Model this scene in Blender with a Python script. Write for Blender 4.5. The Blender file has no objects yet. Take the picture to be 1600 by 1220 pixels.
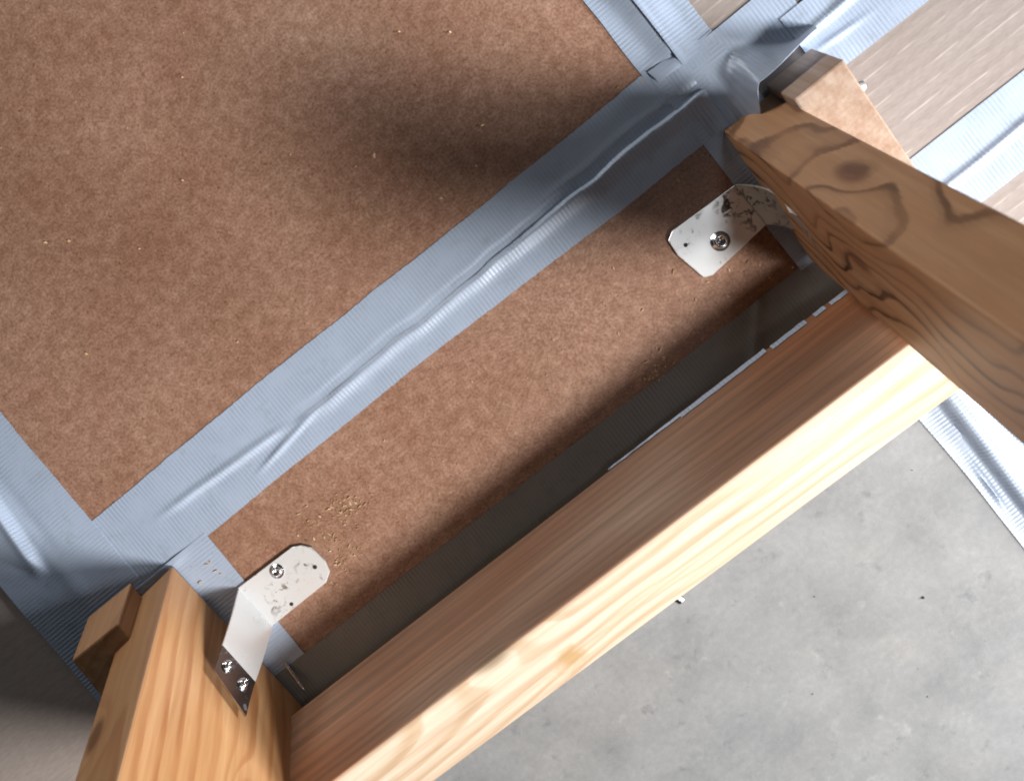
import bpy, bmesh, math, random
from mathutils import Vector, Matrix, noise as mn

random.seed(4)
S = 0.001                                   # all coordinates below are in millimetres
scn = bpy.context.scene
col = scn.collection

# ------------------------------------------------------------------ camera
cam_d = bpy.data.cameras.new('camera')
cam = bpy.data.objects.new('camera', cam_d)
col.objects.link(cam)
cam_d.sensor_fit = 'HORIZONTAL'
cam_d.sensor_width = 36.0
cam_d.lens = 36.0 * 1300.0 / 1600.0
cam_d.clip_start = 0.01
cam_d.clip_end = 50.0
cam.matrix_world = Matrix((
    (0.77935091, 0.61884602, 0.09819244, 0.0),
    (-0.62435396, 0.78019834, 0.0383756, 0.0),
    (-0.05286099, -0.0912149, 0.99442725, 0.462),
    (0, 0, 0, 1)))
cam_d.dof.use_dof = True
cam_d.dof.focus_distance = 0.475
cam_d.dof.aperture_fstop = 11.0
scn.camera = cam
scn.cycles.filter_width = 1.9

# ------------------------------------------------------------------ light
world = bpy.data.worlds.new('World')
scn.world = world
world.use_nodes = True
bg = world.node_tree.nodes['Background']
bg.inputs[0].default_value = (0.80, 0.90, 1.0, 1)
bg.inputs[1].default_value = 0.022


def area(name, loc, target, size, power, colour, sy=None):
    ld = bpy.data.lights.new(name, 'AREA')
    ld.shape = 'RECTANGLE' if sy else 'DISK'
    ld.size = size
    if sy:
        ld.size_y = sy
    ld.energy = power
    ld.color = colour
    o = bpy.data.objects.new(name, ld)
    col.objects.link(o)
    o.location = loc
    o.rotation_euler = (Vector(target) - Vector(loc)).to_track_quat('-Z', 'Y').to_euler()
    return o




def spot(name, loc, target, radius, power, colour, angle, blend):
    ld = bpy.data.lights.new(name, 'SPOT')
    ld.shadow_soft_size = radius
    ld.energy = power
    ld.color = colour
    ld.spot_size = math.radians(angle)
    ld.spot_blend = blend
    o = bpy.data.objects.new(name, ld)
    col.objects.link(o)
    o.location = loc
    o.rotation_euler = (Vector(target) - Vector(loc)).to_track_quat('-Z', 'Y').to_euler()
    return o


spot('doorway_light', (0.57, -1.61, 1.75), (-0.08, -0.14, 0.0), 0.20, 370.0, (1.0, 0.965, 0.92), 26.0, 1.0)
area('side_window_light', (0.62, -0.46, 0.225), (0.0, 0.0, 0.05), 0.22, 13.5, (0.97, 0.98, 1.0))
area('overhead_light', (0.42, -0.09, 1.5), (0.42, -0.09, 0.0), 0.24, 1.0, (0.95, 0.98, 1.0), 0.22)
area('room_bounce_light', (-0.25, 1.7, 0.13), (0.0, 0.0, 0.06), 1.0, 14.5, (1.0, 0.95, 0.90), 0.2)

scn.view_settings.view_transform = 'Standard'
scn.view_settings.look = 'None'
scn.view_settings.exposure = 0.0
scn.view_settings.gamma = 1.0

# ------------------------------------------------------------------ material helpers


class NT:
    def __init__(self, name):
        self.m = bpy.data.materials.new(name)
        self.m.use_nodes = True
        self.t = self.m.node_tree
        self.bsdf = self.t.nodes['Principled BSDF']
        self.out = self.t.nodes['Material Output']

    def n(self, typ, **kw):
        nd = self.t.nodes.new(typ)
        for k, v in kw.items():
            setattr(nd, k, v)
        return nd

    def l(self, a, b):
        self.t.links.new(a, b)

    def set(self, sock, v):
        if hasattr(v, 'is_linked') or hasattr(v, 'links'):
            self.l(v, sock)
        else:
            sock.default_value = v

    def math(self, op, a, b=None, c=None, clamp=False):
        nd = self.n('ShaderNodeMath', operation=op, use_clamp=clamp)
        for i, v in enumerate((a, b, c)):
            if v is not None:
                self.set(nd.inputs[i], v)
        return nd.outputs[0]

    def coord(self, scale=(1, 1, 1), rot=(0, 0, 0), loc=(0, 0, 0), src='Object'):
        tc = self.n('ShaderNodeTexCoord')
        mp = self.n('ShaderNodeMapping')
        mp.inputs['Scale'].default_value = scale
        mp.inputs['Rotation'].default_value = rot
        mp.inputs['Location'].default_value = loc
        self.l(tc.outputs[src], mp.inputs[0])
        return mp.outputs[0]

    def noise(self, vec, scale, detail=4, rough=0.55, dist=0.0):
        nd = self.n('ShaderNodeTexNoise')
        self.l(vec, nd.inputs['Vector'])
        nd.inputs['Scale'].default_value = scale
        nd.inputs['Detail'].default_value = detail
        nd.inputs['Roughness'].default_value = rough
        nd.inputs['Distortion'].default_value = dist
        return nd.outputs['Fac']

    def ramp(self, fac, stops, interp='LINEAR'):
        nd = self.n('ShaderNodeValToRGB')
        cr = nd.color_ramp
        cr.interpolation = interp
        while len(cr.elements) < len(stops):
            cr.elements.new(0.5)
        for e, (p, c) in zip(cr.elements, stops):
            e.position = p
            e.color = (c, c, c, 1) if isinstance(c, (int, float)) else (c[0], c[1], c[2], 1)
        self.l(fac, nd.inputs[0])
        return nd.outputs[0]

    def mix(self, fac, a, b, mode='MIX'):
        nd = self.n('ShaderNodeMix', data_type='RGBA', blend_type=mode)
        self.set(nd.inputs[0], fac)
        for i, v in ((6, a), (7, b)):
            if isinstance(v, tuple):
                nd.inputs[i].default_value = (v[0], v[1], v[2], 1)
            else:
                self.l(v, nd.inputs[i])
        return nd.outputs[2]

    def bump(self, height, strength=0.5, dist=0.001, normal=None):
        nd = self.n('ShaderNodeBump')
        nd.inputs['Strength'].default_value = strength
        nd.inputs['Distance'].default_value = dist
        self.l(height, nd.inputs['Height'])
        if normal is not None:
            self.l(normal, nd.inputs['Normal'])
        return nd.outputs[0]

    def fin(self, colour=None, rough=None, bump=None, **kw):
        b = self.bsdf
        if colour is not None:
            if isinstance(colour, tuple):
                b.inputs['Base Color'].default_value = (*colour, 1)
            else:
                self.l(colour, b.inputs['Base Color'])
        if rough is not None:
            self.set(b.inputs['Roughness'], rough)
        if bump is not None:
            self.l(bump, b.inputs['Normal'])
        for k, v in kw.items():
            b.inputs[k.replace('_', ' ')].default_value = v
        return self.m


def wood(name, early, late, heart_or_shade=None, spacing=0.0045, pith=(0.03, 0.11), wander=0.05, knots=(),
         late_amt=0.75, rough=0.45, coat=0.0, shade_axis=None, shade_lo=0.0, shade_hi=0.02, seed=0.0, stains=(),
         zfreq=5.0, ring=None, knot_dark=0.30):
    """grain runs along local Z; x,y are the section.  knots: (x,y,z,radius) in metres"""
    k = NT(name)
    tc = k.n('ShaderNodeTexCoord')
    sep = k.n('ShaderNodeSeparateXYZ')
    k.l(tc.outputs['Object'], sep.inputs[0])
    x, y, z = sep.outputs
    # pith drifts along the length: gives long cathedral lines on flat faces
    lo = k.n('ShaderNodeMapping')
    lo.inputs['Scale'].default_value = (10, 10, zfreq)
    lo.inputs['Location'].default_value = (seed, seed * 1.7, seed * 0.6)
    k.l(tc.outputs['Object'], lo.inputs[0])
    drift = k.noise(lo.outputs[0], 1.0, 2.5, 0.45)
    dx = k.math('SUBTRACT', x, pith[0])
    dy = k.math('SUBTRACT', y, pith[1])
    r = k.math('SQRT', k.math('ADD', k.math('MULTIPLY', dx, dx), k.math('MULTIPLY', dy, dy)))
    r = k.math('ADD', r, k.math('MULTIPLY', drift, wander))
    dark = None
    for (kx, ky, kz, kr) in knots:
        mp = k.n('ShaderNodeMapping')
        mp.inputs['Scale'].default_value = (1 / kr, 1 / kr, 0.5 / kr)
        mp.inputs['Location'].default_value = (-kx / kr, -ky / kr, -0.5 * kz / kr)
        k.l(tc.outputs['Object'], mp.inputs[0])
        ln = k.n('ShaderNodeVectorMath', operation='LENGTH')
        k.l(mp.outputs[0], ln.inputs[0])
        d = ln.outputs['Value']
        g = k.math('EXPONENT', k.math('MULTIPLY', k.math('MULTIPLY', d, d), -0.35))
        r = k.math('ADD', r, k.math('MULTIPLY', g, 1.5 * spacing))
        m = k.n('ShaderNodeMapRange', interpolation_type='SMOOTHSTEP')
        k.l(d, m.inputs[0])
        m.inputs[1].default_value = 0.9
        m.inputs[2].default_value = 0.35
        dark = m.outputs[0] if dark is None else k.math('MAXIMUM', dark, m.outputs[0])
    fw = k.noise(k.coord((1, 1, 0.06)), 700, 4, 0.65)
    r = k.math('ADD', r, k.math('MULTIPLY_ADD', fw, 0.18 * spacing, -0.09 * spacing))
    ph = k.math('FRACT', k.math('DIVIDE', r, spacing))
    latef = k.ramp(ph, ring or [(0.0, 0.05), (0.45, 0.22), (0.78, 1.0), (0.90, 0.9), (1.0, 0.05)], 'EASE')
    # line strength varies along the board
    vary = k.noise(lo.outputs[0], 2.3, 3, 0.5)
    latef = k.math('MULTIPLY', latef, k.math('MULTIPLY_ADD', vary, 1.1, 0.15 * late_amt), clamp=True)
    latef = k.math('MULTIPLY', latef, late_amt, clamp=True)
    fib = k.noise(k.coord((1, 1, 0.022)), 2300, 3, 0.6)
    fib2 = k.noise(k.coord((1, 1, 0.05)), 420, 3, 0.55)
    blotch = k.noise(k.coord((1, 1, 0.25), loc=(seed, 0, 0)), 38, 3, 0.5)
    c = k.mix(latef, early, late)
    stre = k.noise(k.coord((1, 1, 0.02), loc=(seed, seed, 0)), 150, 6, 0.68)
    c = k.mix(k.math('MULTIPLY_ADD', stre, 3.4, -1.2, clamp=True), k.mix(1.0, c, (0.76, 0.66, 0.58), 'MULTIPLY'), c)
    if heart_or_shade is not None:
        if shade_axis is not None:  # with an axis: paints one face's shade; without: random heartwood blotches
            src = (x, y)[shade_axis]
            m = k.n('ShaderNodeMapRange', interpolation_type='SMOOTHSTEP')
            k.l(k.math('ADD', src, k.math('MULTIPLY_ADD', drift, 0.008, -0.004)), m.inputs[0])
            m.inputs[1].default_value = shade_lo
            m.inputs[2].default_value = shade_hi
            hc = k.mix(k.math('MULTIPLY_ADD', stre, 3.6, -1.3, clamp=True), tuple(v * 0.42 for v in heart_or_shade), heart_or_shade)
            c = k.mix(m.outputs[0], c, hc)
        else:
            c = k.mix(k.math('MULTIPLY_ADD', blotch, 2.2, -0.75, clamp=True), c, heart_or_shade)
    c = k.mix(k.math('MULTIPLY_ADD', fib, 1.5, -0.45, clamp=True), k.mix(1.0, c, (0.80, 0.77, 0.74), 'MULTIPLY'), c)
    c = k.mix(k.math('MULTIPLY_ADD', fib2, 1.6, -0.4, clamp=True), k.mix(1.0, c, (0.86, 0.82, 0.78), 'MULTIPLY'), c)
    for (sx, sy, sz, sr, sc, amt) in stains:
        mp = k.n('ShaderNodeMapping')
        mp.inputs['Location'].default_value = (-sx, -sy, -sz)
        k.l(tc.outputs['Object'], mp.inputs[0])
        ln = k.n('ShaderNodeVectorMath', operation='LENGTH')
        k.l(mp.outputs[0], ln.inputs[0])
        rag = k.math('MULTIPLY_ADD', k.noise(k.coord((1, 1, 0.6)), 160, 4, 0.65), 1.8 * sr, -0.9 * sr)
        m = k.n('ShaderNodeMapRange', interpolation_type='SMOOTHSTEP')
        k.l(k.math('ADD', ln.outputs['Value'], rag), m.inputs[0])
        m.inputs[1].default_value = sr
        m.inputs[2].default_value = sr * 0.15
        c = k.mix(k.math('MULTIPLY', m.outputs[0], amt), c, sc)
    if dark is not None:
        c = k.mix(k.math('MULTIPLY', dark, 0.78), c, tuple(v * knot_dark for v in late))
    h = k.math('ADD', k.math('MULTIPLY', fib, 0.6), k.math('MULTIPLY', latef, 0.35))
    b = k.bump(h, 0.55, 0.0003)
    rg = k.math('MULTIPLY_ADD', fib2, 0.25, rough - 0.12)
    return k.fin(c, rg, b, Coat_Weight=coat, Coat_Roughness=0.24, Specular_IOR_Level=0.4)


def tape_mat(name, along, base=(0.44, 0.53, 0.68)):
    """silver cloth tape: ribs run across the tape, fine scrim along it"""
    k = NT(name)
    tc = k.n('ShaderNodeTexCoord')
    wob = k.noise(k.coord((1, 1, 1)), 45, 2, 0.5)
    sep = k.n('ShaderNodeSeparateXYZ')
    k.l(tc.outputs['Object'], sep.inputs[0])
    t, u = (sep.outputs[0], sep.outputs[1]) if along == 'X' else (sep.outputs[1], sep.outputs[0])
    ribs = k.math('SINE', k.math('MULTIPLY', k.math('ADD', t, k.math('MULTIPLY', wob, 0.0012)), 2 * math.pi / 0.0023))
    scr = k.math('SINE', k.math('MULTIPLY', u, 2 * math.pi / 0.0016))
    amp = k.noise(k.coord((1, 1, 1), loc=(3, 1, 0)), 60, 3, 0.6)
    amp = k.math('MULTIPLY_ADD', amp, 3.0, -0.85, clamp=True)
    hs = k.math('ADD', k.math('MULTIPLY', k.math('MULTIPLY', ribs, amp), 0.5), k.math('MULTIPLY', scr, 0.10))
    soft = k.noise(k.coord(), 130, 4, 0.6)
    hs = k.math('ADD', hs, k.math('MULTIPLY', soft, 1.4))
    b = k.bump(hs, 0.8, 0.00013)
    dirt = k.noise(k.coord(loc=(7, 2, 0)), 26, 5, 0.6)
    c = k.mix(k.math('MULTIPLY_ADD', dirt, 1.3, -0.35, clamp=True), tuple(v * 0.84 for v in base), base)
    c = k.mix(k.math('MULTIPLY', k.math('MULTIPLY_ADD', ribs, -0.5, 0.5), k.math('MULTIPLY', amp, 0.38)), c, tuple(v * 0.6 for v in base))
    smut = k.noise(k.coord(loc=(1, 8, 0)), 75, 6, 0.7)
    c = k.mix(k.math('MULTIPLY_ADD', smut, 5.0, -2.75, clamp=True), c, tuple(v * q for v, q in zip(base, (0.72, 0.70, 0.67))))
    lint = k.noise(k.coord(loc=(6, 3, 0)), 420, 2, 0.5)
    c = k.mix(k.math('MULTIPLY_ADD', lint, -16.0, 4.0, clamp=True), c, tuple(v * 0.55 for v in base))
    rg = k.math('MULTIPLY_ADD', dirt, 0.22, 0.34)
    return k.fin(c, rg, b, Metallic=0.08, Specular_IOR_Level=0.45)


def hardboard_mat():
    k = NT('hardboard')
    fine = k.noise(k.coord(), 620, 4, 0.7)
    mid = k.noise(k.coord(), 150, 5, 0.65)
    big = k.noise(k.coord(loc=(1.3, 0.2, 0)), 11, 5, 0.6)
    hue = k.noise(k.coord(loc=(5.3, 2.2, 0)), 30, 3, 0.6)
    c = k.ramp(fine, [(0.30, (0.265, 0.152, 0.105)), (0.50, (0.41, 0.262, 0.192)), (0.72, (0.54, 0.385, 0.305))])
    c = k.mix(k.math('MULTIPLY_ADD', mid, 3.2, -1.25, clamp=True), k.mix(1.0, c, (0.80, 0.73, 0.68), 'MULTIPLY'), k.mix(1.0, c, (1.13, 1.125, 1.12), 'MULTIPLY'))
    c = k.mix(k.math('MULTIPLY_ADD', big, 2.2, -0.7, clamp=True), k.mix(1.0, c, (0.74, 0.66, 0.60), 'MULTIPLY'), c)
    c = k.mix(k.math('MULTIPLY_ADD', hue, 1.8, -0.6, clamp=True), c, k.mix(1.0, c, (1.0, 0.93, 0.95), 'MULTIPLY'))
    # old scuffs and pale rub marks
    rub = k.noise(k.coord((6, 24, 1), rot=(0, 0, 0.5), loc=(2, 9, 0)), 1.6, 6, 0.7)
    c = k.mix(k.math('MULTIPLY_ADD', rub, 5.0, -3.0, clamp=True), c, k.mix(1.0, c, (1.14, 1.16, 1.18), 'MULTIPLY'))
    bl = k.noise(k.coord(loc=(4.1, 6.6, 0)), 52, 4, 0.6)
    c = k.mix(k.math('MULTIPLY_ADD', bl, 3.0, -1.3, clamp=True), c, k.mix(1.0, c, (0.94, 0.91, 0.89), 'MULTIPLY'))
    # small dark flecks
    fl = k.noise(k.coord(loc=(9, 9, 0)), 480, 2, 0.5)
    c = k.mix(k.math('MULTIPLY_ADD', fl, -9.0, 3.1, clamp=True), c, k.mix(1.0, c, (0.45, 0.36, 0.30), 'MULTIPLY'))
    b = k.bump(fine, 0.25, 0.0002)
    rg = k.math('MULTIPLY_ADD', mid, 0.18, 0.36)
    return k.fin(c, rg, b, Specular_IOR_Level=0.42)


def cardboard_mat(dashes=0.75, tone=1.0):
    k = NT('cardboard')
    fine = k.noise(k.coord((0.25, 1, 1)), 700, 4, 0.65)
    big = k.noise(k.coord(), 14, 3, 0.5)
    c = k.ramp(fine, [(0.3, tuple(v * tone for v in (0.41, 0.355, 0.33))), (0.7, tuple(v * tone for v in (0.50, 0.44, 0.41)))])
    c = k.mix(k.math('MULTIPLY_ADD', big, 1.6, -0.4, clamp=True), k.mix(1.0, c, (0.90, 0.87, 0.85), 'MULTIPLY'), c)
    # worn broken light dashes along the flutes
    tc = k.n('ShaderNodeTexCoord')
    sep = k.n('ShaderNodeSeparateXYZ')
    k.l(tc.outputs['Object'], sep.inputs[0])
    ln = k.math('SINE', k.math('MULTIPLY', sep.outputs[1], 2 * math.pi / 0.0073))
    dash = k.noise(k.coord((26, 130, 1), loc=(2, 5, 0)), 1.6, 3, 0.6)
    f = k.math('MULTIPLY', k.math('MULTIPLY_ADD', ln, 6.0, -5.0, clamp=True), k.math('MULTIPLY_ADD', dash, 5.0, -2.2, clamp=True))
    c = k.mix(k.math('MULTIPLY', f, dashes), c, (0.52, 0.46, 0.42))
    return k.fin(c, 0.7, k.bump(fine, 0.25, 0.0002), Specular_IOR_Level=0.25)


def concrete_mat():
    k = NT('concrete')
    v = k.coord()
    big = k.noise(v, 22, 6, 0.62, 0.4)
    mid = k.noise(k.coord(loc=(4, 1, 0)), 85, 5, 0.6, 0.3)
    fine = k.noise(v, 900, 3, 0.6)
    tint = k.noise(k.coord(loc=(8, 3, 0)), 9, 3, 0.5)
    c = k.ramp(big, [(0.32, (0.212, 0.219, 0.225)), (0.50, (0.252, 0.258, 0.263)), (0.70, (0.288, 0.293, 0.297))])
    spots = k.math('MULTIPLY_ADD', mid, -7.0, 2.75, clamp=True)
    c = k.mix(k.math('MULTIPLY', spots, 0.8), c, (0.15, 0.156, 0.168))
    pale = k.math('MULTIPLY_ADD', k.noise(k.coord(loc=(1, 7, 0)), 70, 4, 0.6), 8.0, -5.1, clamp=True)
    c = k.mix(k.math('MULTIPLY', pale, 0.55), c, (0.37, 0.38, 0.385))
    c = k.mix(k.math('MULTIPLY_ADD', tint, 2.0, -0.75, clamp=True), c, k.mix(1.0, c, (1.03, 0.98, 0.93), 'MULTIPLY'))
    c = k.mix(k.math('MULTIPLY_ADD', fine, 1.2, -0.3, clamp=True), k.mix(1.0, c, (0.86, 0.86, 0.86), 'MULTIPLY'), c)
    grn = k.noise(k.coord(loc=(2, 4, 0)), 260, 5, 0.7)
    c = k.mix(k.math('MULTIPLY_ADD', grn, 3.4, -1.4, clamp=True), k.mix(1.0, c, (0.92, 0.925, 0.935), 'MULTIPLY'), k.mix(1.0, c, (1.05, 1.05, 1.045), 'MULTIPLY'))
    trow = k.noise(k.coord((3, 16, 1), rot=(0, 0, 0.9)), 3.0, 5, 0.65)
    c = k.mix(k.math('MULTIPLY_ADD', trow, 4.0, -2.0, clamp=True), c, k.mix(1.0, c, (0.90, 0.905, 0.91), 'MULTIPLY'))
    wv = k.n('ShaderNodeVectorMath', operation='ADD')
    nn = k.n('ShaderNodeTexNoise')
    nn.inputs['Scale'].default_value = 14
    k.l(v, nn.inputs['Vector'])
    sc_ = k.n('ShaderNodeVectorMath', operation='SCALE')
    k.l(nn.outputs['Color'], sc_.inputs[0])
    sc_.inputs['Scale'].default_value = 0.05
    k.l(v, wv.inputs[0])
    k.l(sc_.outputs[0], wv.inputs[1])
    vo = k.n('ShaderNodeTexVoronoi', feature='DISTANCE_TO_EDGE')
    vo.inputs['Scale'].default_value = 5.5
    k.l(wv.outputs[0], vo.inputs['Vector'])
    crack = k.math('MULTIPLY_ADD', vo.outputs['Distance'], -160.0, 1.0, clamp=True)
    crack = k.math('MULTIPLY', crack, k.math('MULTIPLY_ADD', big, 3.0, -1.2, clamp=True))
    c = k.mix(k.math('MULTIPLY', crack, 0.10), c, (0.14, 0.145, 0.15))
    pore = k.math('MULTIPLY_ADD', k.noise(k.coord(loc=(3, 3, 0)), 330, 2, 0.5), -16.0, 4.6, clamp=True)
    c = k.mix(k.math('MULTIPLY', pore, 0.5), c, (0.12, 0.12, 0.125))
    h = k.math('ADD', k.math('MULTIPLY', mid, 0.7), k.math('MULTIPLY', fine, 0.3))
    return k.fin(c, 0.72, k.bump(h, 0.25, 0.0006), Specular_IOR_Level=0.3)


def zinc_mat(name, base=(0.80, 0.81, 0.83), rough=0.30, metal=0.85, dirt=0.8, seed=0.0, grime=()):
    k = NT(name)
    n1 = k.noise(k.coord(loc=(seed, 0, 0)), 190, 5, 0.65, 0.6)
    n2 = k.noise(k.coord(loc=(seed + 3, 0, 0)), 60, 3, 0.5)
    sp = k.math('MULTIPLY_ADD', n1, -13.0, 5.3, clamp=True)
    n3 = k.math('MULTIPLY_ADD', n2, 4.0, -1.5, clamp=True)
    for (gx, gy, gr) in grime:
        tc = k.n('ShaderNodeTexCoord')
        mp = k.n('ShaderNodeMapping')
        mp.inputs['Location'].default_value = (-gx * S, -gy * S, 0)
        mp.inputs['Scale'].default_value = (1, 1, 0.3)
        k.l(tc.outputs['Object'], mp.inputs[0])
        ln = k.n('ShaderNodeVectorMath', operation='LENGTH')
        k.l(mp.outputs[0], ln.inputs[0])
        w = k.math('MULTIPLY_ADD', ln.outputs['Value'], -1.0 / (gr * S), 1.3, clamp=True)
        n3 = k.math('MAXIMUM', n3, w)
        sp = k.math('ADD', sp, k.math('MULTIPLY', w, k.math('MULTIPLY_ADD', n1, -14.0, 6.6, clamp=True)), clamp=True)
    sp = k.math('MULTIPLY', sp, n3)
    scr = k.noise(k.coord((1, 0.12, 1), rot=(0, 0, 0.7), loc=(seed, 2, 0)), 420, 2, 0.5)
    sp = k.math('MAXIMUM', sp, k.math('MULTIPLY_ADD', scr, -14.0, 3.2, clamp=True))
    c = k.mix(k.math('MULTIPLY', sp, dirt), base, (0.10, 0.065, 0.04))
    rust = k.math('MULTIPLY_ADD', k.noise(k.coord(loc=(seed + 9, 4, 0)), 130, 4, 0.6), 8.0, -5.0, clamp=True)
    c = k.mix(k.math('MULTIPLY', rust, 0.4 * dirt), c, (0.50, 0.36, 0.18))
    rg = k.math('ADD', k.math('MULTIPLY', sp, 0.35), k.math('MULTIPLY_ADD', n2, 0.15, rough - 0.07))
    return k.fin(c, rg, k.bump(n2, 0.15, 0.0003), Metallic=metal)


M = dict(
    hardboard=hardboard_mat(), cardboard=cardboard_mat(0.75, 0.70), cardboard_plain=cardboard_mat(0.12), concrete=concrete_mat(),
    tape_shaded=tape_mat('shaded_tape', 'X', (0.25, 0.25, 0.245)), tape_x=tape_mat('silver_tape_lengthwise', 'X'), tape_y=tape_mat('silver_tape_crosswise', 'Y'),  # first is a silver tape copy darkened to hold the rail's shade
    plate=zinc_mat('zinc_plate', (0.88, 0.89, 0.90), 0.33, 0.6, 0.95, 1.0, grime=((110, -12, 9), (113, -22, 7), (103, -16, 6), (120, -40, 20))),
    plate_left=zinc_mat('zinc_plate_worn', (0.78, 0.80, 0.82), 0.46, 0.35, 0.9, 5.0, grime=((-222, -20, 9), (-230, -28, 8), (-203, -22, 5))),
    bright=zinc_mat('bright_zinc', (0.88, 0.90, 0.92), 0.30, 0.5, 0.25, 2.0),
    bolt=zinc_mat('bolt_steel', (0.70, 0.72, 0.75), 0.22, 1.0, 0.2, 7.0),
    tab_dark=zinc_mat('dark_tab', (0.40, 0.385, 0.36), 0.45, 0.5, 0.95, 4.0, grime=((120, -20, 14), (121, -45, 16))),  # tab metal darker than the plate, with dirt blotches
    tip=zinc_mat('tip_dark_reflection', (0.42, 0.44, 0.48), 0.20, 1.0, 0.2, 3.0),  # darkened metal paints in the dark reflection on the tab end
    black=NT('hole_black').fin((0.02, 0.018, 0.016), 0.8),  # near-black discs set on the plates where the holes are
)
M['rail'] = wood('pine_rail', (0.76, 0.69, 0.585), (0.50, 0.34, 0.19), heart_or_shade=(0.40, 0.152, 0.052), spacing=0.0046, pith=(-0.02, 0.075),
                 wander=0.022, knots=[(0.0, -0.004, -0.128, 0.010)], late_amt=0.7, rough=0.5, shade_axis=0, shade_lo=0.0035, shade_hi=-0.0015,  # shade of the inner face painted in as redder, darker wood
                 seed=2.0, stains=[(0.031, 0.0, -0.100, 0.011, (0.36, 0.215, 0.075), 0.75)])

# ------------------------------------------------------------------ mesh helpers


def link(name, bm, mat, parent=None, M4=None, smooth=False, kind=None, label=None):
    me = bpy.data.meshes.new(name)
    bm.normal_update()
    bm.to_mesh(me)
    bm.free()
    for mt in (mat if isinstance(mat, (list, tuple)) else [mat]):
        me.materials.append(mt)
    if smooth:
        for p in me.polygons:
            p.use_smooth = True
    o = bpy.data.objects.new(name, me)
    col.objects.link(o)
    if M4 is not None:
        o.matrix_world = M4
    if parent is not None:
        o.parent = parent
        if parent.type == 'MESH':
            o.matrix_parent_inverse = parent.matrix_world.inverted()
    if kind:
        o['kind'] = kind
    if label:
        o['label'] = label
    return o


def hexa(bm, pts, bevel=0.0, seg=2):
    """pts: 4 lower then 4 upper corners, millimetres"""
    vs = [bm.verts.new(Vector(p) * S) for p in pts]
    fs = []
    for idx in ((3, 2, 1, 0), (4, 5, 6, 7), (0, 1, 5, 4), (1, 2, 6, 5), (2, 3, 7, 6), (3, 0, 4, 7)):
        fs.append(bm.faces.new([vs[i] for i in idx]))
    bmesh.ops.recalc_face_normals(bm, faces=bm.faces[:])
    if bevel:
        bmesh.ops.bevel(bm, geom=bm.edges[:], offset=bevel * S, segments=seg, affect='EDGES', profile=0.6)
    return bm


def box(bm, x0, x1, y0, y1, z0, z1, bevel=0.0):
    return hexa(bm, [(x0, y0, z0), (x1, y0, z0), (x1, y1, z0), (x0, y1, z0), (x0, y0, z1), (x1, y0, z1), (x1, y1, z1), (x0, y1, z1)], bevel)


def sheet(name, fn, nu, nv, mat, parent, label=None, thick=0.0, smooth=True):
    """fn(u,v) -> point in mm for u,v in 0..1; a sheet with its own small thickness"""
    bm = bmesh.new()
    g = [[bm.verts.new(Vector(fn(i / nu, j / nv)) * S) for j in range(nv + 1)] for i in range(nu + 1)]
    for i in range(nu):
        for j in range(nv):
            bm.faces.new((g[i][j], g[i + 1][j], g[i + 1][j + 1], g[i][j + 1]))
    bm.normal_update()
    if sum(f.normal.z for f in bm.faces) < 0:
        bmesh.ops.reverse_faces(bm, faces=bm.faces[:])
    if thick:
        bm.normal_update()
        top = bm.faces[:]
        bound = [e for e in bm.edges if e.is_boundary]
        vmap = {v: bm.verts.new(v.co - v.normal * thick * S) for v in bm.verts[:]}
        for f in top:
            bm.faces.new([vmap[v] for v in reversed(f.verts)])
        for e in bound:
            f = e.link_faces[0]
            a, b = e.verts
            lp = [l for l in f.loops if l.edge == e][0]
            a, b = lp.vert, lp.link_loop_next.vert
            bm.faces.new((b, a, vmap[a], vmap[b]))
    o = link(name, bm, mat, parent, smooth=smooth, label=label)
    if thick:
        for p in o.data.polygons:
            p.use_smooth = True
        try:
            o.data.set_sharp_from_angle(angle=math.radians(50))
        except Exception:
            pass
    return o


def frame(origin, xa, ya, za):
    m = Matrix.Identity(4)
    for i, v in enumerate((xa, ya, za)):
        m[0][i], m[1][i], m[2][i] = v
    m[0][3], m[1][3], m[2][3] = Vector(origin) * S
    return m


def n1(x, s=0.0):
    return mn.noise(Vector((x, s, 0.37)))


def gz(d, w):
    return math.exp(-(d / w) ** 2)


def sst(a, b, x):
    t = min(1, max(0, (x - a) / (b - a)))
    return t * t * (3 - 2 * t)


# ------------------------------------------------------------------ the setting
FLOOR = -3.0
bm = bmesh.new()
vs = [bm.verts.new(Vector((x, y, FLOOR)) * S) for x, y in ((-6000, -6000), (6000, -6000), (6000, 6000), (-6000, 6000))]
bm.faces.new(vs)
link('floor', bm, M['concrete'], kind='structure')

# ------------------------------------------------------------------ the taped table, upside down
root = bpy.data.objects.new('upturned_table', None)
col.objects.link(root)
root.location = (0, 0, 0)
root.empty_display_size = 0.05
root['label'] = 'taped brown panel table lying upside down on the concrete, wooden legs and rail bolted on'
root['category'] = 'table'

# panels
bm = bmesh.new(); box(bm, -309, 131, 46.5, 520, -2.9, 0, 0.4)
link('hardboard_panel', bm, M['hardboard'], root, label='large speckled brown board with a few loose chips')
bm = bmesh.new(); box(bm, -309, 131, -92, 44.5, -2.9, 0, 0.4)
link('hardboard_panel', bm, M['hardboard'], root, label='narrow brown board strip with the two metal brackets')


def flute(x0, x1, y0, y1, z, drop=0.0, amp=0.05):
    ny = max(2, int((y1 - y0) / 1.2))

    def f(u, v):
        x = x0 + (x1 - x0) * u
        y = y0 + (y1 - y0) * v
        return (x, y, z + amp * math.sin(2 * math.pi * y / 7.3) - drop * u)
    return f, ny


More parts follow.
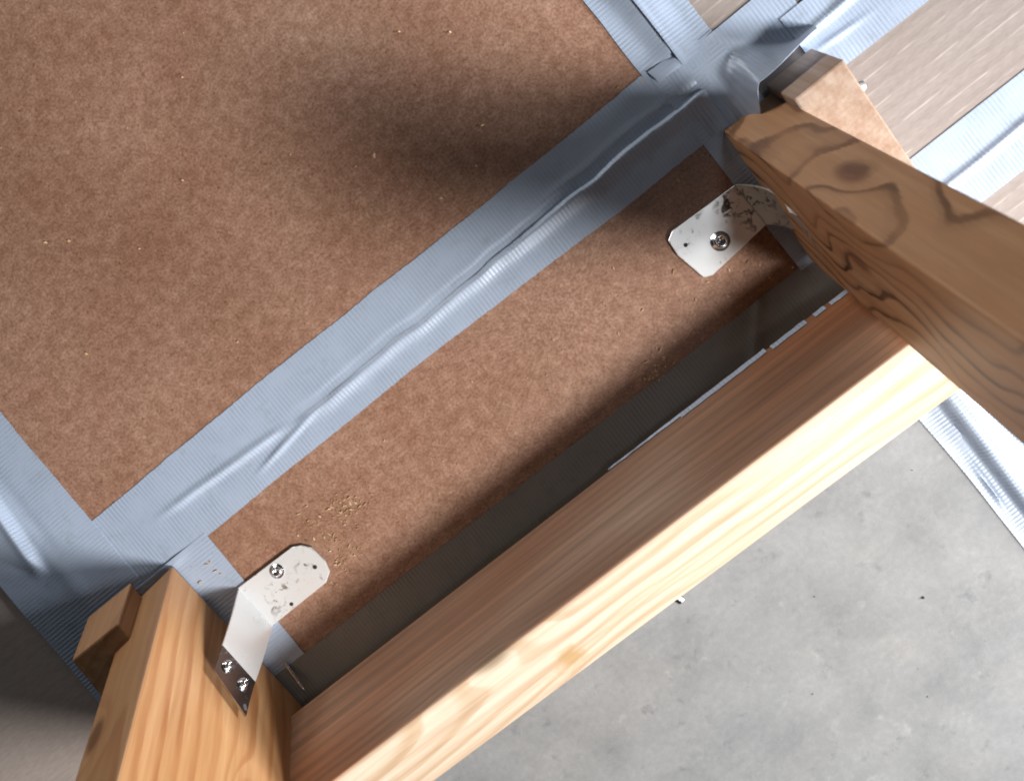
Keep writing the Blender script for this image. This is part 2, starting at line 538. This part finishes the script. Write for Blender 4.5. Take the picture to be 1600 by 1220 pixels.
f, ny = flute(135.5, 700, -700, 520, 1.7)
sheet('cardboard_panel', f, 3, ny, M['cardboard'], root, 'pale ribbed cardboard panel crossed by white tape', thick=4.6)
f, ny = flute(-312, -800, -700, 520, -1.0, 0.0, 0.008)
sheet('cardboard_panel', f, 3, ny, M['cardboard_plain'], root, 'dim cardboard panel behind the left leg', thick=1.8)

# ---- tapes -------------------------------------------------------------


def seam(u, v):
    """long tape over the seam of the two boards; v=0 near strip, v=1 on the big board"""
    x = -292 + (134 + 292) * u
    lo = 26.0 - 4.5 * sst(-100, 120, x) + 0.7 * n1(x * 0.02) + 0.35 * n1(x * 0.3)
    hi = 75.0 - 4.0 * sst(-200, 100, x) + 0.8 * n1(x * 0.03, 4) + 0.35 * n1(x * 0.35, 7)
    y = lo + (hi - lo) * v
    z = 0.45 + 0.10 * n1(x * 0.05, y * 0.05)
    # main wrinkle: an overlapped fold that wanders along the tape
    c = 43.3 + 2.6 * n1(x * 0.018, 2.2) + 1.3 * n1(x * 0.055, 8.1)
    a = 3.4 * sst(-172, -120, x) * (0.55 + 0.45 * sst(-60, 60, x)) * (1.0 + 0.3 * n1(x * 0.04, 1.3))
    d = y - c
    wl = 4.2 + 2.2 * sst(-40, 90, x)
    z += a * (gz(d, wl) if d < 0 else gz(d, 1.35))
    z -= 0.35 * a * gz(d - 4.2, 2.2)
    z += 0.12 * a * gz(d - 8.5, 3.0)
    # second, flatter wrinkle at the far end
    c2 = 49.0 - 0.06 * (x + 200)
    a2 = 1.9 * sst(-262, -225, x) * (1 - sst(-178, -150, x))
    d2 = y - c2
    z += a2 * gz(d2, 2.4)
    c3 = 39.0 + 0.14 * (x + 165)
    z += 1.2 * sst(-196, -170, x) * (1 - sst(-150, -128, x)) * gz(y - c3, 1.8)
    # the panel beyond the right seam lies a little higher
    z += 2.7 * sst(120, 133, x)
    return (x, y, max(z, 0.3))


sheet('tape_strip', seam, 300, 64, M['tape_x'], root, 'long silver tape strip with a wandering crease', thick=0.25)


def right_tape(u, v):
    """tape running along the edge between boards and pale cardboard; u across, v along"""
    y = -700 + (66 + 700) * v
    l, r = 117.5 + 0.8 * n1(y * 0.02) + 4.0 * sst(-120, -230, y), 156.5 + 0.5 * n1(y * 0.02, 5)
    k = sst(-100, -60, y)
    r += 24 * (1 - k)
    x = l + (r - l) * u
    z = 0.95 + 1.6 * sst(125, 133.5, x) * k + (1 - k) * (1.6 - 5.1 * (1 - sst(132.0, 135.5, x)))
    # crease left where the tape was stretched beyond the board
    w = 2.6 + 1.6 * gz(y + 190, 30) + 0.5 * n1(y * 0.05, 3)
    c = 135.0 + 0.8 * n1(y * 0.03, 6)
    z += (1 - k) * 1.0 * gz(x - 137.5, 2.5) * (0.6 + 0.6 * gz(y + 185, 35))
    z += (1 - k) * 1.6 * gz(x - c - 7, 3.5)
    z += (1 - k) * 1.4 * gz(x - 126 - (y + 250) * 0.03, 1.0) * gz(y + 222, 14)
    z += (1 - k) * 1.3 * (n1(x * 0.12, y * 0.02) * sst(138, 146, x))
    z += 0.12 * n1(x * 0.08, y * 0.05)
    return (x, y, max(z, 0.35 if k > 0.5 else -2.62))


sheet('tape_strip', right_tape, 56, 330, M['tape_y'], root, 'silver tape strip along the panel edge under the right leg, bright over the floor', thick=0.25)


def upper_tape_low(u, v):
    y = 69.5 + (520 - 69.5) * v
    l, r = 114.5 + 0.5 * n1(y * 0.05), 134.5
    x = l + (r - l) * u
    z = 0.9 + 0.15 * n1(x * 0.1, y * 0.04) + 0.9 * gz(y - 72, 3) * sst(118, 126, x) + 3.6 * sst(124, 134, x)
    return (x, y, z)


sheet('tape_strip', upper_tape_low, 14, 200, M['tape_y'], root, 'short lower silver tape edge beside the big board', thick=0.25)


def upper_tape_high(u, v):
    y = 60 + (520 - 60) * v
    l, r = 133.0 + 0.4 * n1(y * 0.05, 2), 156.3
    x = l + (r - l) * u
    z = 5.6 + 1.2 * gz(x - 134, 2.0) + 0.15 * n1(x * 0.1, y * 0.04) - 3.4 * sst(137, 150, x)
    return (x, y, z)


sheet('tape_strip', upper_tape_high, 20, 160, M['tape_y'], root, 'raised silver tape strip overlapping the cardboard edge', thick=0.3)


def curl(u, v):
    """loose tag end of tape, lifted and rolled"""
    p = Vector((117.5, 66.0, 1.6)) + Vector((14.5, -1.0, 0.0)) * u
    w = 9.0
    ang = 1.9 * v
    q = p + Vector((1.2 * v, w * (0.5 - v) * 0.9, 0.8 + 3.6 * math.sin(ang) * (0.35 + 0.65 * u)))
    return tuple(q)


sheet('tape_tag', curl, 12, 14, M['tape_y'], root, 'small curled loose end of silver tape', thick=0.25)


def left_tape(u, v):
    y = -90 + (520 + 90) * v
    l, r = -354 + 1.0 * n1(y * 0.02), -285.3 + 0.8 * n1(y * 0.03, 3) + 0.3 * n1(y * 0.3)
    x = l + (r - l) * u
    z = 0.9 + 0.15 * n1(x * 0.05, y * 0.05)
    k = sst(66, 84, y)
    e = x + 325 - 0.10 * (y - 100)
    z += k * (5.5 * (gz(e, 5.5) if e < 0 else gz(e, 2.6)) - 0.6 * gz(x + 313.5 - 0.03 * (y - 100), 4.0))
    z += (1 - k) * 0.6 * gz(x + 318, 6)
    return (x, y, z)


sheet('tape_strip', left_tape, 70, 260, M['tape_y'], root, 'silver tape strip on the left edge with a bright ridge', thick=0.25)


def left_patch(u, v):
    x = -291 + (291 - 236.5) * u
    y = -93 + (28.5 + 93) * v
    return (x, y, 0.62 + 0.12 * n1(x * 0.06, y * 0.06) + 1.2 * gz(y - 27, 3) * (1 - sst(-262, -246, x)))


sheet('tape_strip', left_patch, 30, 60, M['tape_y'], root, 'bluish tape patch between the left leg and its bracket', thick=0.22)


def edge_tape(u, v):
    """folded over the free edge of the narrow board"""
    x = -262 + (133 + 262) * u
    s = v * 46.0
    w = 0.9 * n1(x * 0.02, 9)
    y0 = -62.5 + w + 0.35 * n1(x * 0.25, 3)
    wr = 0.8 * gz(x - 82 + (s - 10) * 0.9, 2.5)
    z = 0.85 + 0.10 * n1(x * 0.05, s * 0.06) + wr
    if s < 30:
        return (x, y0 - s, z)
    t = s - 30
    return (x, y0 - 30 - 1.2 * min(1, t / 2), z - max(0, t - 1.0) * 0.42 + 0.4 * n1(x * 0.06, 3))


sheet('tape_strip', edge_tape, 160, 34, M['tape_shaded'], root, 'dark shaded tape folded over the board edge below the rail', thick=0.22)

# tapes over the pale cardboard


def patch(u, v):
    x = 134.8 + (199 - 134.8) * u
    lo = 9.0 + 19.5 * sst(144, 160, x) + 3.0 * sst(165, 199, x)
    y = lo + (64.6 - lo) * v
    z = 2.55 + 0.15 * n1(x * 0.06, y * 0.06)
    z += 1.1 * gz((x - 165) * 0.8 + (y - 50) * 0.5, 2.4) * sst(40, 55, y) * 0.6
    # its lower border is lifted by the block and stands up as a dark lip
    # below a slanting fold the tape climbs towards the block and ends in a free lip
    yf = 55.0 - 2.0 * sst(135, 160, x) - 19.0 * sst(158, 188, x)
    q = min(1.0, max(0.0, (yf - y) / max(1.0, yf - lo)))
    q = sst(0.0, 0.35, q) * 0.35 * q / max(q, 1e-6) * min(1, q / 0.35) + 0.65 * max(0.0, q - 0.35) / 0.65 if q > 0 else 0.0
    h = q * sst(138, 160, x)
    return (x * (1 - 0.045 * h), y * (1 - 0.045 * h), z + 21.0 * h + 0.8 * h * n1(x * 0.15, 2))


sheet('tape_strip', patch, 60, 50, M['tape_x'], root, 'white tape patch whose edge stands up beside the wooden block', thick=0.3)


def band_a(u, v):
    x = 187 + (700 - 187) * u
    y = 7.0 - 0.012 * (x - 190) + 40.5 * v
    z = 2.15 + 0.9 * sst(212, 200, x) + 0.12 * n1(x * 0.03, y * 0.05)
    c = 33 + 0.05 * (x - 200)
    z += 1.8 * gz(y - c - 1.5 * n1(x * 0.03), 2.2) * (0.5 + 0.5 * gz(x - 222, 26))
    z += 0.9 * gz(y - 22 + 0.08 * (x - 200), 1.6) * gz(x - 206, 14)
    return (x, y, z)


sheet('tape_strip', band_a, 180, 40, M['tape_x'], root, 'upper white tape band across the pale cardboard', thick=0.25)


def band_b(u, v):
    x = 150 + (700 - 150) * u
    y = -94.5 + 41.5 * v
    z = 2.15 + 0.10 * n1(x * 0.03, y * 0.05)
    c = -76 + 0.03 * (x - 200) + 1.2 * n1(x * 0.02, 4)
    z += 1.5 * gz(y - c, 2.0)
    return (x, y, z)


sheet('tape_strip', band_b, 180, 40, M['tape_x'], root, 'lower white tape band meeting the right leg', thick=0.25)

# ---- legs --------------------------------------------------------------


def leg(base, a, xdir, w_in, thick, length, mat, label, bev=1.4):
    """base: corner between inner face and +Y face, on the board.  local Z along the leg, local X from the inner face
    outwards, local Y from the +Y face towards the rail"""
    a = Vector(a).normalized()
    xa = (Vector(xdir) - Vector(xdir).dot(a) * a).normalized()
    ya = a.cross(xa)
    if ya.y > 0:
        ya = -ya
    m = frame(base, xa, ya, a)
    mi = m.inverted()
    bm = bmesh.new()
    pts = []
    for hi in (0, 1):
        for (x, y) in ((0, 0), (thick, 0), (thick, w_in), (0, w_in)):
            p = Vector(base) + xa * x + ya * y
            if hi:
                p = p + a * length
            else:
                p = p + a * ((2.2 - p.z) / a.z)      # foot cut flat on the board
            pts.append((mi @ (p * S)) / S)
    hexa(bm, pts, bev, 2)
    return link('leg', bm, mat, root, m, label=label), m


aR = (-0.1353, -0.434, 0.8907)
aL = (-0.0201, -0.4236, 0.9056)
M['leg_right'] = wood('pine_leg_shaded', (0.72, 0.46, 0.27), (0.085, 0.036, 0.017), heart_or_shade=(0.62, 0.33, 0.16), spacing=0.0135, pith=(0.006, -0.035),
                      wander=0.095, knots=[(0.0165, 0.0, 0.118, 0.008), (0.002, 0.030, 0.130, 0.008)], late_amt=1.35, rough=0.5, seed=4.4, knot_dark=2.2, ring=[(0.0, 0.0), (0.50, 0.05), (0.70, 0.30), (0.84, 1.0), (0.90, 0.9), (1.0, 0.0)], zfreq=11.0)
M['leg_left'] = wood('pine_leg_orange', (0.70, 0.44, 0.23), (0.40, 0.14, 0.04), heart_or_shade=(0.60, 0.33, 0.15), spacing=0.0105, pith=(0.02, -0.03),
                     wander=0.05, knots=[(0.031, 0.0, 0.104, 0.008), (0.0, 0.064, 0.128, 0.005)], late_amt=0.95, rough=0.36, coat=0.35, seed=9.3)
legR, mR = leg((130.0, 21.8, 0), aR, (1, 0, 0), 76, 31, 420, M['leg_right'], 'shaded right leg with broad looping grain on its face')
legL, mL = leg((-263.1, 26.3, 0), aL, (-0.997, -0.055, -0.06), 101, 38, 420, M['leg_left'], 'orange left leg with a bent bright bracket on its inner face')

# ---- rail --------------------------------------------------------------
t = math.radians(26)
P5 = Vector((0, -111.0, 73.0))
# local Z along X (grain), local X from dark-face edge along the bright face outward?  -> local X = outward b, local Y = down
bdir = Vector((0, -math.cos(t), -math.sin(t)))
down = Vector((0, math.sin(t), -math.cos(t)))
zax = bdir.cross(down)
mrail = frame(P5, bdir, down, zax)
sgn = 1 if zax.x > 0 else -1
bm = bmesh.new()
za, zb = sorted((sgn * -300.0, sgn * 164.0))
hexa(bm, [(0, 0, za), (42.5, 0, za), (42.5, 63, za), (0, 63, za), (0, 0, zb), (42.5, 0, zb), (42.5, 63, zb), (0, 63, zb)], 1.6, 3)
rail = link('rail', bm, M['rail'], root, mrail, label='crossbar with a pale lit top and a reddish shaded side')

# pale tape slivers added to imitate light leaking under the rail
bm = bmesh.new()
for (xa_, xb_, sa, sb) in ((-30, 20, 61.5, 63.2), (18, 74, 60.0, 63.2), (77, 99, 58.6, 61.6), (104, 111, 58.2, 61.0), (114, 127, 57.6, 60.4)):
    nn = 14
    rows = []
    for i in range(nn + 1):
        x = xa_ + (xb_ - xa_) * i / nn
        r_ = 0.5 * n1(x * 0.3, 5)
        tp = P5 + down * (sa + r_ + 0.02 * (xb_ - x) * (1 if xa_ < 0 else 0)) - bdir * 0.5
        bt = P5 + down * (sb + 0.4 * n1(x * 0.25, 8)) - bdir * 0.9
        rows.append([bm.verts.new((Vector((x, 0, 0)) + q) * S) for q in (tp, bt, bt + bdir * 0.7, tp + bdir * 0.45)])
    for a, b in zip(rows, rows[1:]):
        for j in range(4):
            bm.faces.new((a[j], a[(j + 1) % 4], b[(j + 1) % 4], b[j]))
    bm.faces.new(rows[0][::-1])
    bm.faces.new(rows[-1])
bmesh.ops.recalc_face_normals(bm, faces=bm.faces[:])
link('light_leak', bm, M['tape_x'], root, label='thin broken pale slivers imitating leaked light along the foot of the rail')

# ---- blocks at the leg feet ---------------------------------------------
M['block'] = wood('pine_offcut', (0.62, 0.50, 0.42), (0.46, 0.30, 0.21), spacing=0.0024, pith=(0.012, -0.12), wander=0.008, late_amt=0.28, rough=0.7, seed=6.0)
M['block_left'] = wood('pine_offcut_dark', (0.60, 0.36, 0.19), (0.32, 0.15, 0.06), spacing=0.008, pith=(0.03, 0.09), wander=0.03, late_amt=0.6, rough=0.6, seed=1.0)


def block(base, a, x0, x1, ylen, h, mat, label):
    a = Vector(a).normalized()
    xa = (Vector((1, 0, 0)) - a.x * a).normalized()
    ya = a.cross(xa)
    if ya.y > 0:
        ya = -ya
    m = frame(base, xa, ya, a)
    mi = m.inverted()
    bm = bmesh.new()
    pts = []
    for hi in (0, 1):
        for (x, y) in ((x0, 0), (x1, 0), (x1, ylen), (x0, ylen)):
            p = Vector(base) + xa * x + ya * y
            p = p + a * (((h if hi else 4.6) - p.z) / a.z)
            pts.append((mi @ (p * S)) / S)
    hexa(bm, pts, 1.2, 2)
    return link('corner_block', bm, mat, root, m, label=label)


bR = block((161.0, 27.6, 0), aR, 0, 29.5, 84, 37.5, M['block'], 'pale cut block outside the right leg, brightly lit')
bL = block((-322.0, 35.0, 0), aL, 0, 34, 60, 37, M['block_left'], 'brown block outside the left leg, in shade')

# ---- brackets -----------------------------------------------------------


def disc(bm, c, nrm, r, h, seg=20, top=0.85):
    q = Vector(nrm).to_track_quat('Z', 'Y').to_matrix().to_4x4()
    c = Vector(c)
    rings = []
    for (rr, hh) in ((r, 0), (r, h * 0.7), (r * top, h)):
        rings.append([bm.verts.new((c + q @ Vector((rr * math.cos(2 * math.pi * i / seg), rr * math.sin(2 * math.pi * i / seg), hh))) * S) for i in range(seg)])
    for a, b in zip(rings, rings[1:]):
        for i in range(seg):
            bm.faces.new((a[i], a[(i + 1) % seg], b[(i + 1) % seg], b[i]))
    bm.faces.new(rings[-1])


def bolt(parent, c, nrm, r, label=None):
    """pan head with a recessed socket"""
    q = Vector(nrm).to_track_quat('Z', 'Y').to_matrix().to_4x4()
    c = Vector(c)
    bm = bmesh.new()
    prof = ((r * 1.35, 0.0), (r * 1.35, 0.5), (r, 0.55), (r * 0.98, 1.6), (r * 0.80, 2.2), (r * 0.50, 2.3), (r * 0.42, 0.9), (0.01, 0.8))
    seg = 24
    rings = [[bm.verts.new((c + q @ Vector((rr * math.cos(2 * math.pi * i / seg), rr * math.sin(2 * math.pi * i / seg), hh))) * S) for i in range(seg)] for rr, hh in prof]
    for a, b in zip(rings, rings[1:]):
        for i in range(seg):
            bm.faces.new((a[i], a[(i + 1) % seg], b[(i + 1) % seg], b[i]))
    o = link('bolt', bm, M['bolt'], parent, smooth=True)
    return o


def plate(name, outline, z, th, mat, parent, label=None):
    bm = bmesh.new()
    lo = [bm.verts.new(Vector((x, y, z)) * S) for x, y in outline]
    hi = [bm.verts.new(Vector((x, y, z + th)) * S) for x, y in outline]
    bm.faces.new(hi)
    bm.faces.new(lo[::-1])
    n = len(lo)
    for i in range(n):
        bm.faces.new((lo[i], lo[(i + 1) % n], hi[(i + 1) % n], hi[i]))
    bmesh.ops.recalc_face_normals(bm, faces=bm.faces[:])
    bmesh.ops.bevel(bm, geom=[e for e in bm.edges if abs(e.verts[0].co.z - e.verts[1].co.z) < 1e-7 and e.verts[0].co.z > (z + th / 2) * S], offset=0.3 * S, segments=1, affect='EDGES')
    return link(name, bm, mat, parent, label=label)


def bracket_root(loc, label):
    pass


# right bracket: chamfered plate on the board, curling up against the right leg
rb = plate('bracket', [(117.6, -33.0), (117.0, -5.8), (76.5, -4.2), (71.8, -7.0), (71.0, -16.5), (74.5, -34.5), (79.0, -36.5)][::-1], 1.0, 1.6, M['plate'], root,
           'white chamfered bracket with black scuffs by the right leg')


def rb_up(u, v):
    p = Vector((117.2, -6.0, 2.3)).lerp(Vector((117.6, -33.0, 2.3)), v)
    q = Vector((121.0, -36.0, 44.0)).lerp(Vector((120.6, -63.0, 44.0)), v)
    w = p.lerp(q, u)
    return tuple(w + Vector((1, 0, -0.1)) * 5.5 * math.sin(math.pi * min(1, u * 1.15)) ** 0.8 * (1 if u < 0.87 else 0))


o = sheet('bent_tab', rb_up, 26, 8, M['tab_dark'], rb, thick=1.2)
bolt(rb, (93.2, -24.6, 2.55), (0, 0, 1), 4.0)
for (x, y, r) in ((77.6, -14.6, 1.15),):
    bm = bmesh.new(); disc(bm, (x, y, 2.5), (0, 0, 1), r, 0.16, 14)
    link('screw_hole', bm, M['black'], rb)

# left bracket
lb = plate('bracket', [(-241.5, -8.6), (-240.0, -38.0), (-198.5, -38.8 + 1.2), (-192.8, -34.0), (-190.8, -27.5), (-192.0, -16.8), (-196.0, -12.2), (-200.8, -9.6)], 1.0, 1.6, M['plate_left'], root,
           'worn grey bracket with a bright twisted tab on the left leg')
A_, B_ = Vector((-241.2, -9.2, 2.2)), Vector((-239.6, -38.2, 2.2))
C_, D_ = Vector((-256.6, -33.2, 47.0)), Vector((-255.6, -59.0, 46.0))


def lb_up(u, v):
    p = A_.lerp(B_, v).lerp(C_.lerp(D_, v), u)
    n = Vector((0.90, 0.05, 0.42))
    bulge = 2.2 * math.sin(math.pi * u) - 3.0 * (v - 0.5) * 0.0
    tw = -4.0 * u * (1 - u) * (v - 0.5)
    return tuple(p + n * (bulge + tw) + Vector((0, 0, 0.0)))


lt = sheet('bent_tab', lambda u, v: lb_up(u * 0.74, v), 30, 14, M['bright'], lb, thick=1.3)
E_, F_ = C_, D_


def lb_tip(u, v):
    # the tip turns flat against the leg and is cut to a slanting point
    p = Vector(lb_up(0.74, v)).lerp(C_.lerp(D_, v) + Vector((0.6, 0, 0.3)), u)
    ext = u * u * (1.0 + 7.0 * v)
    return tuple(p + Vector(aL) * ext + Vector((-0.03 * ext, 0, 0)))


sheet('tab_tip', lb_tip, 8, 8, M['tip'], lb, thick=1.3)
bolt(lb, (-216.5, -15.0, 2.55), (0, 0, 1), 3.2)
bm = bmesh.new(); disc(bm, (-197.6, -26.6, 2.5), (0, 0, 1), 1.3, 0.16, 14)
link('screw_hole', bm, M['black'], lb)
bm = bmesh.new(); disc(bm, (-222.5, -35.0, 2.5), (0, 0, 1), 1.2, 0.16, 14)
link('screw_hole', bm, M['black'], lb)
for k_, vv in enumerate((0.27, 0.74)):
    p = Vector(lb_tip(0.45, vv))
    bolt(lb, p + Vector((0.9, 0.05, 0.4)) * 0.2, (0.95, 0.03, 0.3), 2.5)

# ---- loose screws ---------------------------------------------------------


def screw(p0, p1, r, mat, parent, label=None):
    p0, p1 = Vector(p0), Vector(p1)
    d = (p1 - p0).normalized()
    q = d.to_track_quat('Z', 'Y').to_matrix().to_4x4()
    L = (p1 - p0).length
    bm = bmesh.new()
    seg = 12
    prof = []
    nt = int(L / 0.8)
    for i in range(nt * 2 + 1):
        z = L * 0.86 * i / (nt * 2)
        prof.append((r * (1.0 if i % 2 == 0 else 0.78), z))
    prof += [(r * 0.6, L * 0.93), (0.02, L)]
    rings = [[bm.verts.new((p0 + q @ Vector((rr * math.cos(2 * math.pi * i / seg), rr * math.sin(2 * math.pi * i / seg), z))) * S) for i in range(seg)] for rr, z in prof]
    for a, b in zip(rings, rings[1:]):
        for i in range(seg):
            bm.faces.new((a[i], a[(i + 1) % seg], b[(i + 1) % seg], b[i]))
    return link('screw', bm, mat, parent, smooth=True, label=label)


screw((-44.0, -146.0, 42.0), (-41.2, -157.5, 36.5), 2.5, M['bolt'], root, 'screw tip poking out of the rail over the floor')
screw((178, -3.5, 31.0), (190.0, -7.2, 28.0), 2.9, M['plate'], root, 'white screw end beside the pale block')
screw((-249.0, -60.0, 1.0), (-246.0, -78.0, 9.0), 1.2, M['bolt'], root)

# ------------------------------------------------------------------ sawdust and crumbs
k = NT('sawdust')
oi = k.n('ShaderNodeObjectInfo')
cn = k.noise(k.coord(), 300, 2)
M['sawdust'] = k.fin(k.ramp(cn, [(0.35, (0.44, 0.27, 0.12)), (0.65, (0.70, 0.54, 0.34))]), 0.8)
bm = bmesh.new()


def flake(x, y, z, L, w, ang, h=0.35):
    d = Vector((math.cos(ang), math.sin(ang), 0))
    e = Vector((-d.y, d.x, 0))
    c = Vector((x, y, z))
    tilt = random.uniform(-0.25, 0.25)
    pts = []
    for s, ww, hh in ((-0.5, 0.5, 0), (0.0, 1.0, h), (0.5, 0.35, 0.1)):
        for q in (-1, 1):
            pts.append(c + d * s * L + e * q * ww * w * 0.5 + Vector((0, 0, hh + 0.25 + tilt * s * L * 0.4 + 0.3)))
    vs = [bm.verts.new(p * S) for p in pts]
    lows = [bm.verts.new((p - Vector((0, 0, 0.3))) * S) for p in pts]
    for (a, b, c_, d_) in ((0, 1, 3, 2), (2, 3, 5, 4)):
        bm.faces.new((vs[a], vs[b], vs[c_], vs[d_]))
        bm.faces.new((lows[d_], lows[c_], lows[b], lows[a]))
    for a, b in ((0, 2), (2, 4), (4, 5), (5, 3), (3, 1), (1, 0)):
        bm.faces.new((vs[b], vs[a], lows[a], lows[b]))


def cluster(cx, cy, sx, sy, n, z=0.0, big=1.0):
    for _ in range(n):
        flake(random.gauss(cx, sx), random.gauss(cy, sy), z, random.uniform(1.0, 3.0) * big, random.uniform(0.4, 0.9) * big, random.uniform(0, 6.28))


cluster(-163, -12, 7, 5, 34)          # heap beside the left bracket
cluster(-180, -14, 9, 9, 16)
cluster(-163, -10, 8, 6, 80, 0.0, 0.38)
cluster(-172, -16, 14, 11, 70, 0.0, 0.35)
cluster(20, -56, 9, 4, 24, 0.0, 0.4)
cluster(-188, -36, 10, 4, 40, 0.0, 0.4)
cluster(100, -44, 18, 12, 20, 0.0, 0.4)
cluster(112, 12, 6, 10, 25, 0.0, 0.4)
cluster(-185, -33, 8, 4, 14)
cluster(22, -57, 7, 4, 16, 0.4)
cluster(60, -46, 34, 14, 7, 0.0, 0.7)
cluster(100, -45, 14, 10, 7, 0.0, 0.8)
cluster(110, 15, 5, 8, 6)
for px, py, L in ((96, 15, 2.5), (64, -22, 2.6), (40, 0, 2.2), (20, -30, 2.0), (-10, -10, 1.6), (-60, 0, 1.6), (-120, 5, 1.5), (88, -40, 2), (75, -38, 1.8), (113, 69, 2.2),
                  (101, 74, 2.0), (60, 76, 1.4)):
    flake(px, py, 0, L, L * 0.35, random.uniform(0, 6.28))
# single pale chips on the big board
for px, py, L in ((49, 154, 2.0), (28, 172, 2.0), (-24, 130, 2.4), (-36, 132, 1.7), (16, 90, 1.6), (-10, 89, 2.0), (32, 105, 1.8), (-116, 188, 1.9), (-189, 204, 2.4), (-200, 212, 2.0), (-223, 150, 2.2),
                  (-160, 175, 1.5), (-150, 100, 1.4), (-80, 230, 1.4), (-60, 160, 1.2)):
    flake(px, py, 0, L, L * 0.6, random.uniform(0, 6.28), 0.7)
for _ in range(60):
    flake(random.uniform(-300, 120), random.uniform(80, 330), 0, random.uniform(0.3, 0.9), random.uniform(0.25, 0.5), random.uniform(0, 6.28), 0.15)
for _ in range(50):
    flake(random.uniform(-230, 115), random.uniform(-60, 20), 0, random.uniform(0.4, 1.1), random.uniform(0.25, 0.5), random.uniform(0, 6.28), 0.15)
cluster(-250, 12, 6, 8, 5, 0.8)
saw = link('sawdust', bm, M['sawdust'], None, kind='stuff')
saw['label'] = 'pale wood chips and sawdust scattered over the brown boards'
saw['category'] = 'sawdust'

# grit on the concrete
bm = bmesh.new()
k = NT('grit')
M['grit'] = k.fin((0.05, 0.045, 0.04), 0.8)
for px, py, r in ((62, -252, 0.9), (7, -168, 0.8), (-20, -260, 0.4), (30, -300, 0.4), (100, -190, 0.35), (15, -215, 0.4)):
    bmesh.ops.create_icosphere(bm, subdivisions=1, radius=r * S, matrix=Matrix.Translation(Vector((px, py, FLOOR + 0.4 * r)) * S) @ Matrix.Diagonal((1, random.uniform(0.6, 1.3), 0.7, 1)))
gr = link('grit', bm, M['grit'], None, kind='stuff')
gr['label'] = 'tiny dark grit specks lying on the concrete floor'
gr['category'] = 'grit'
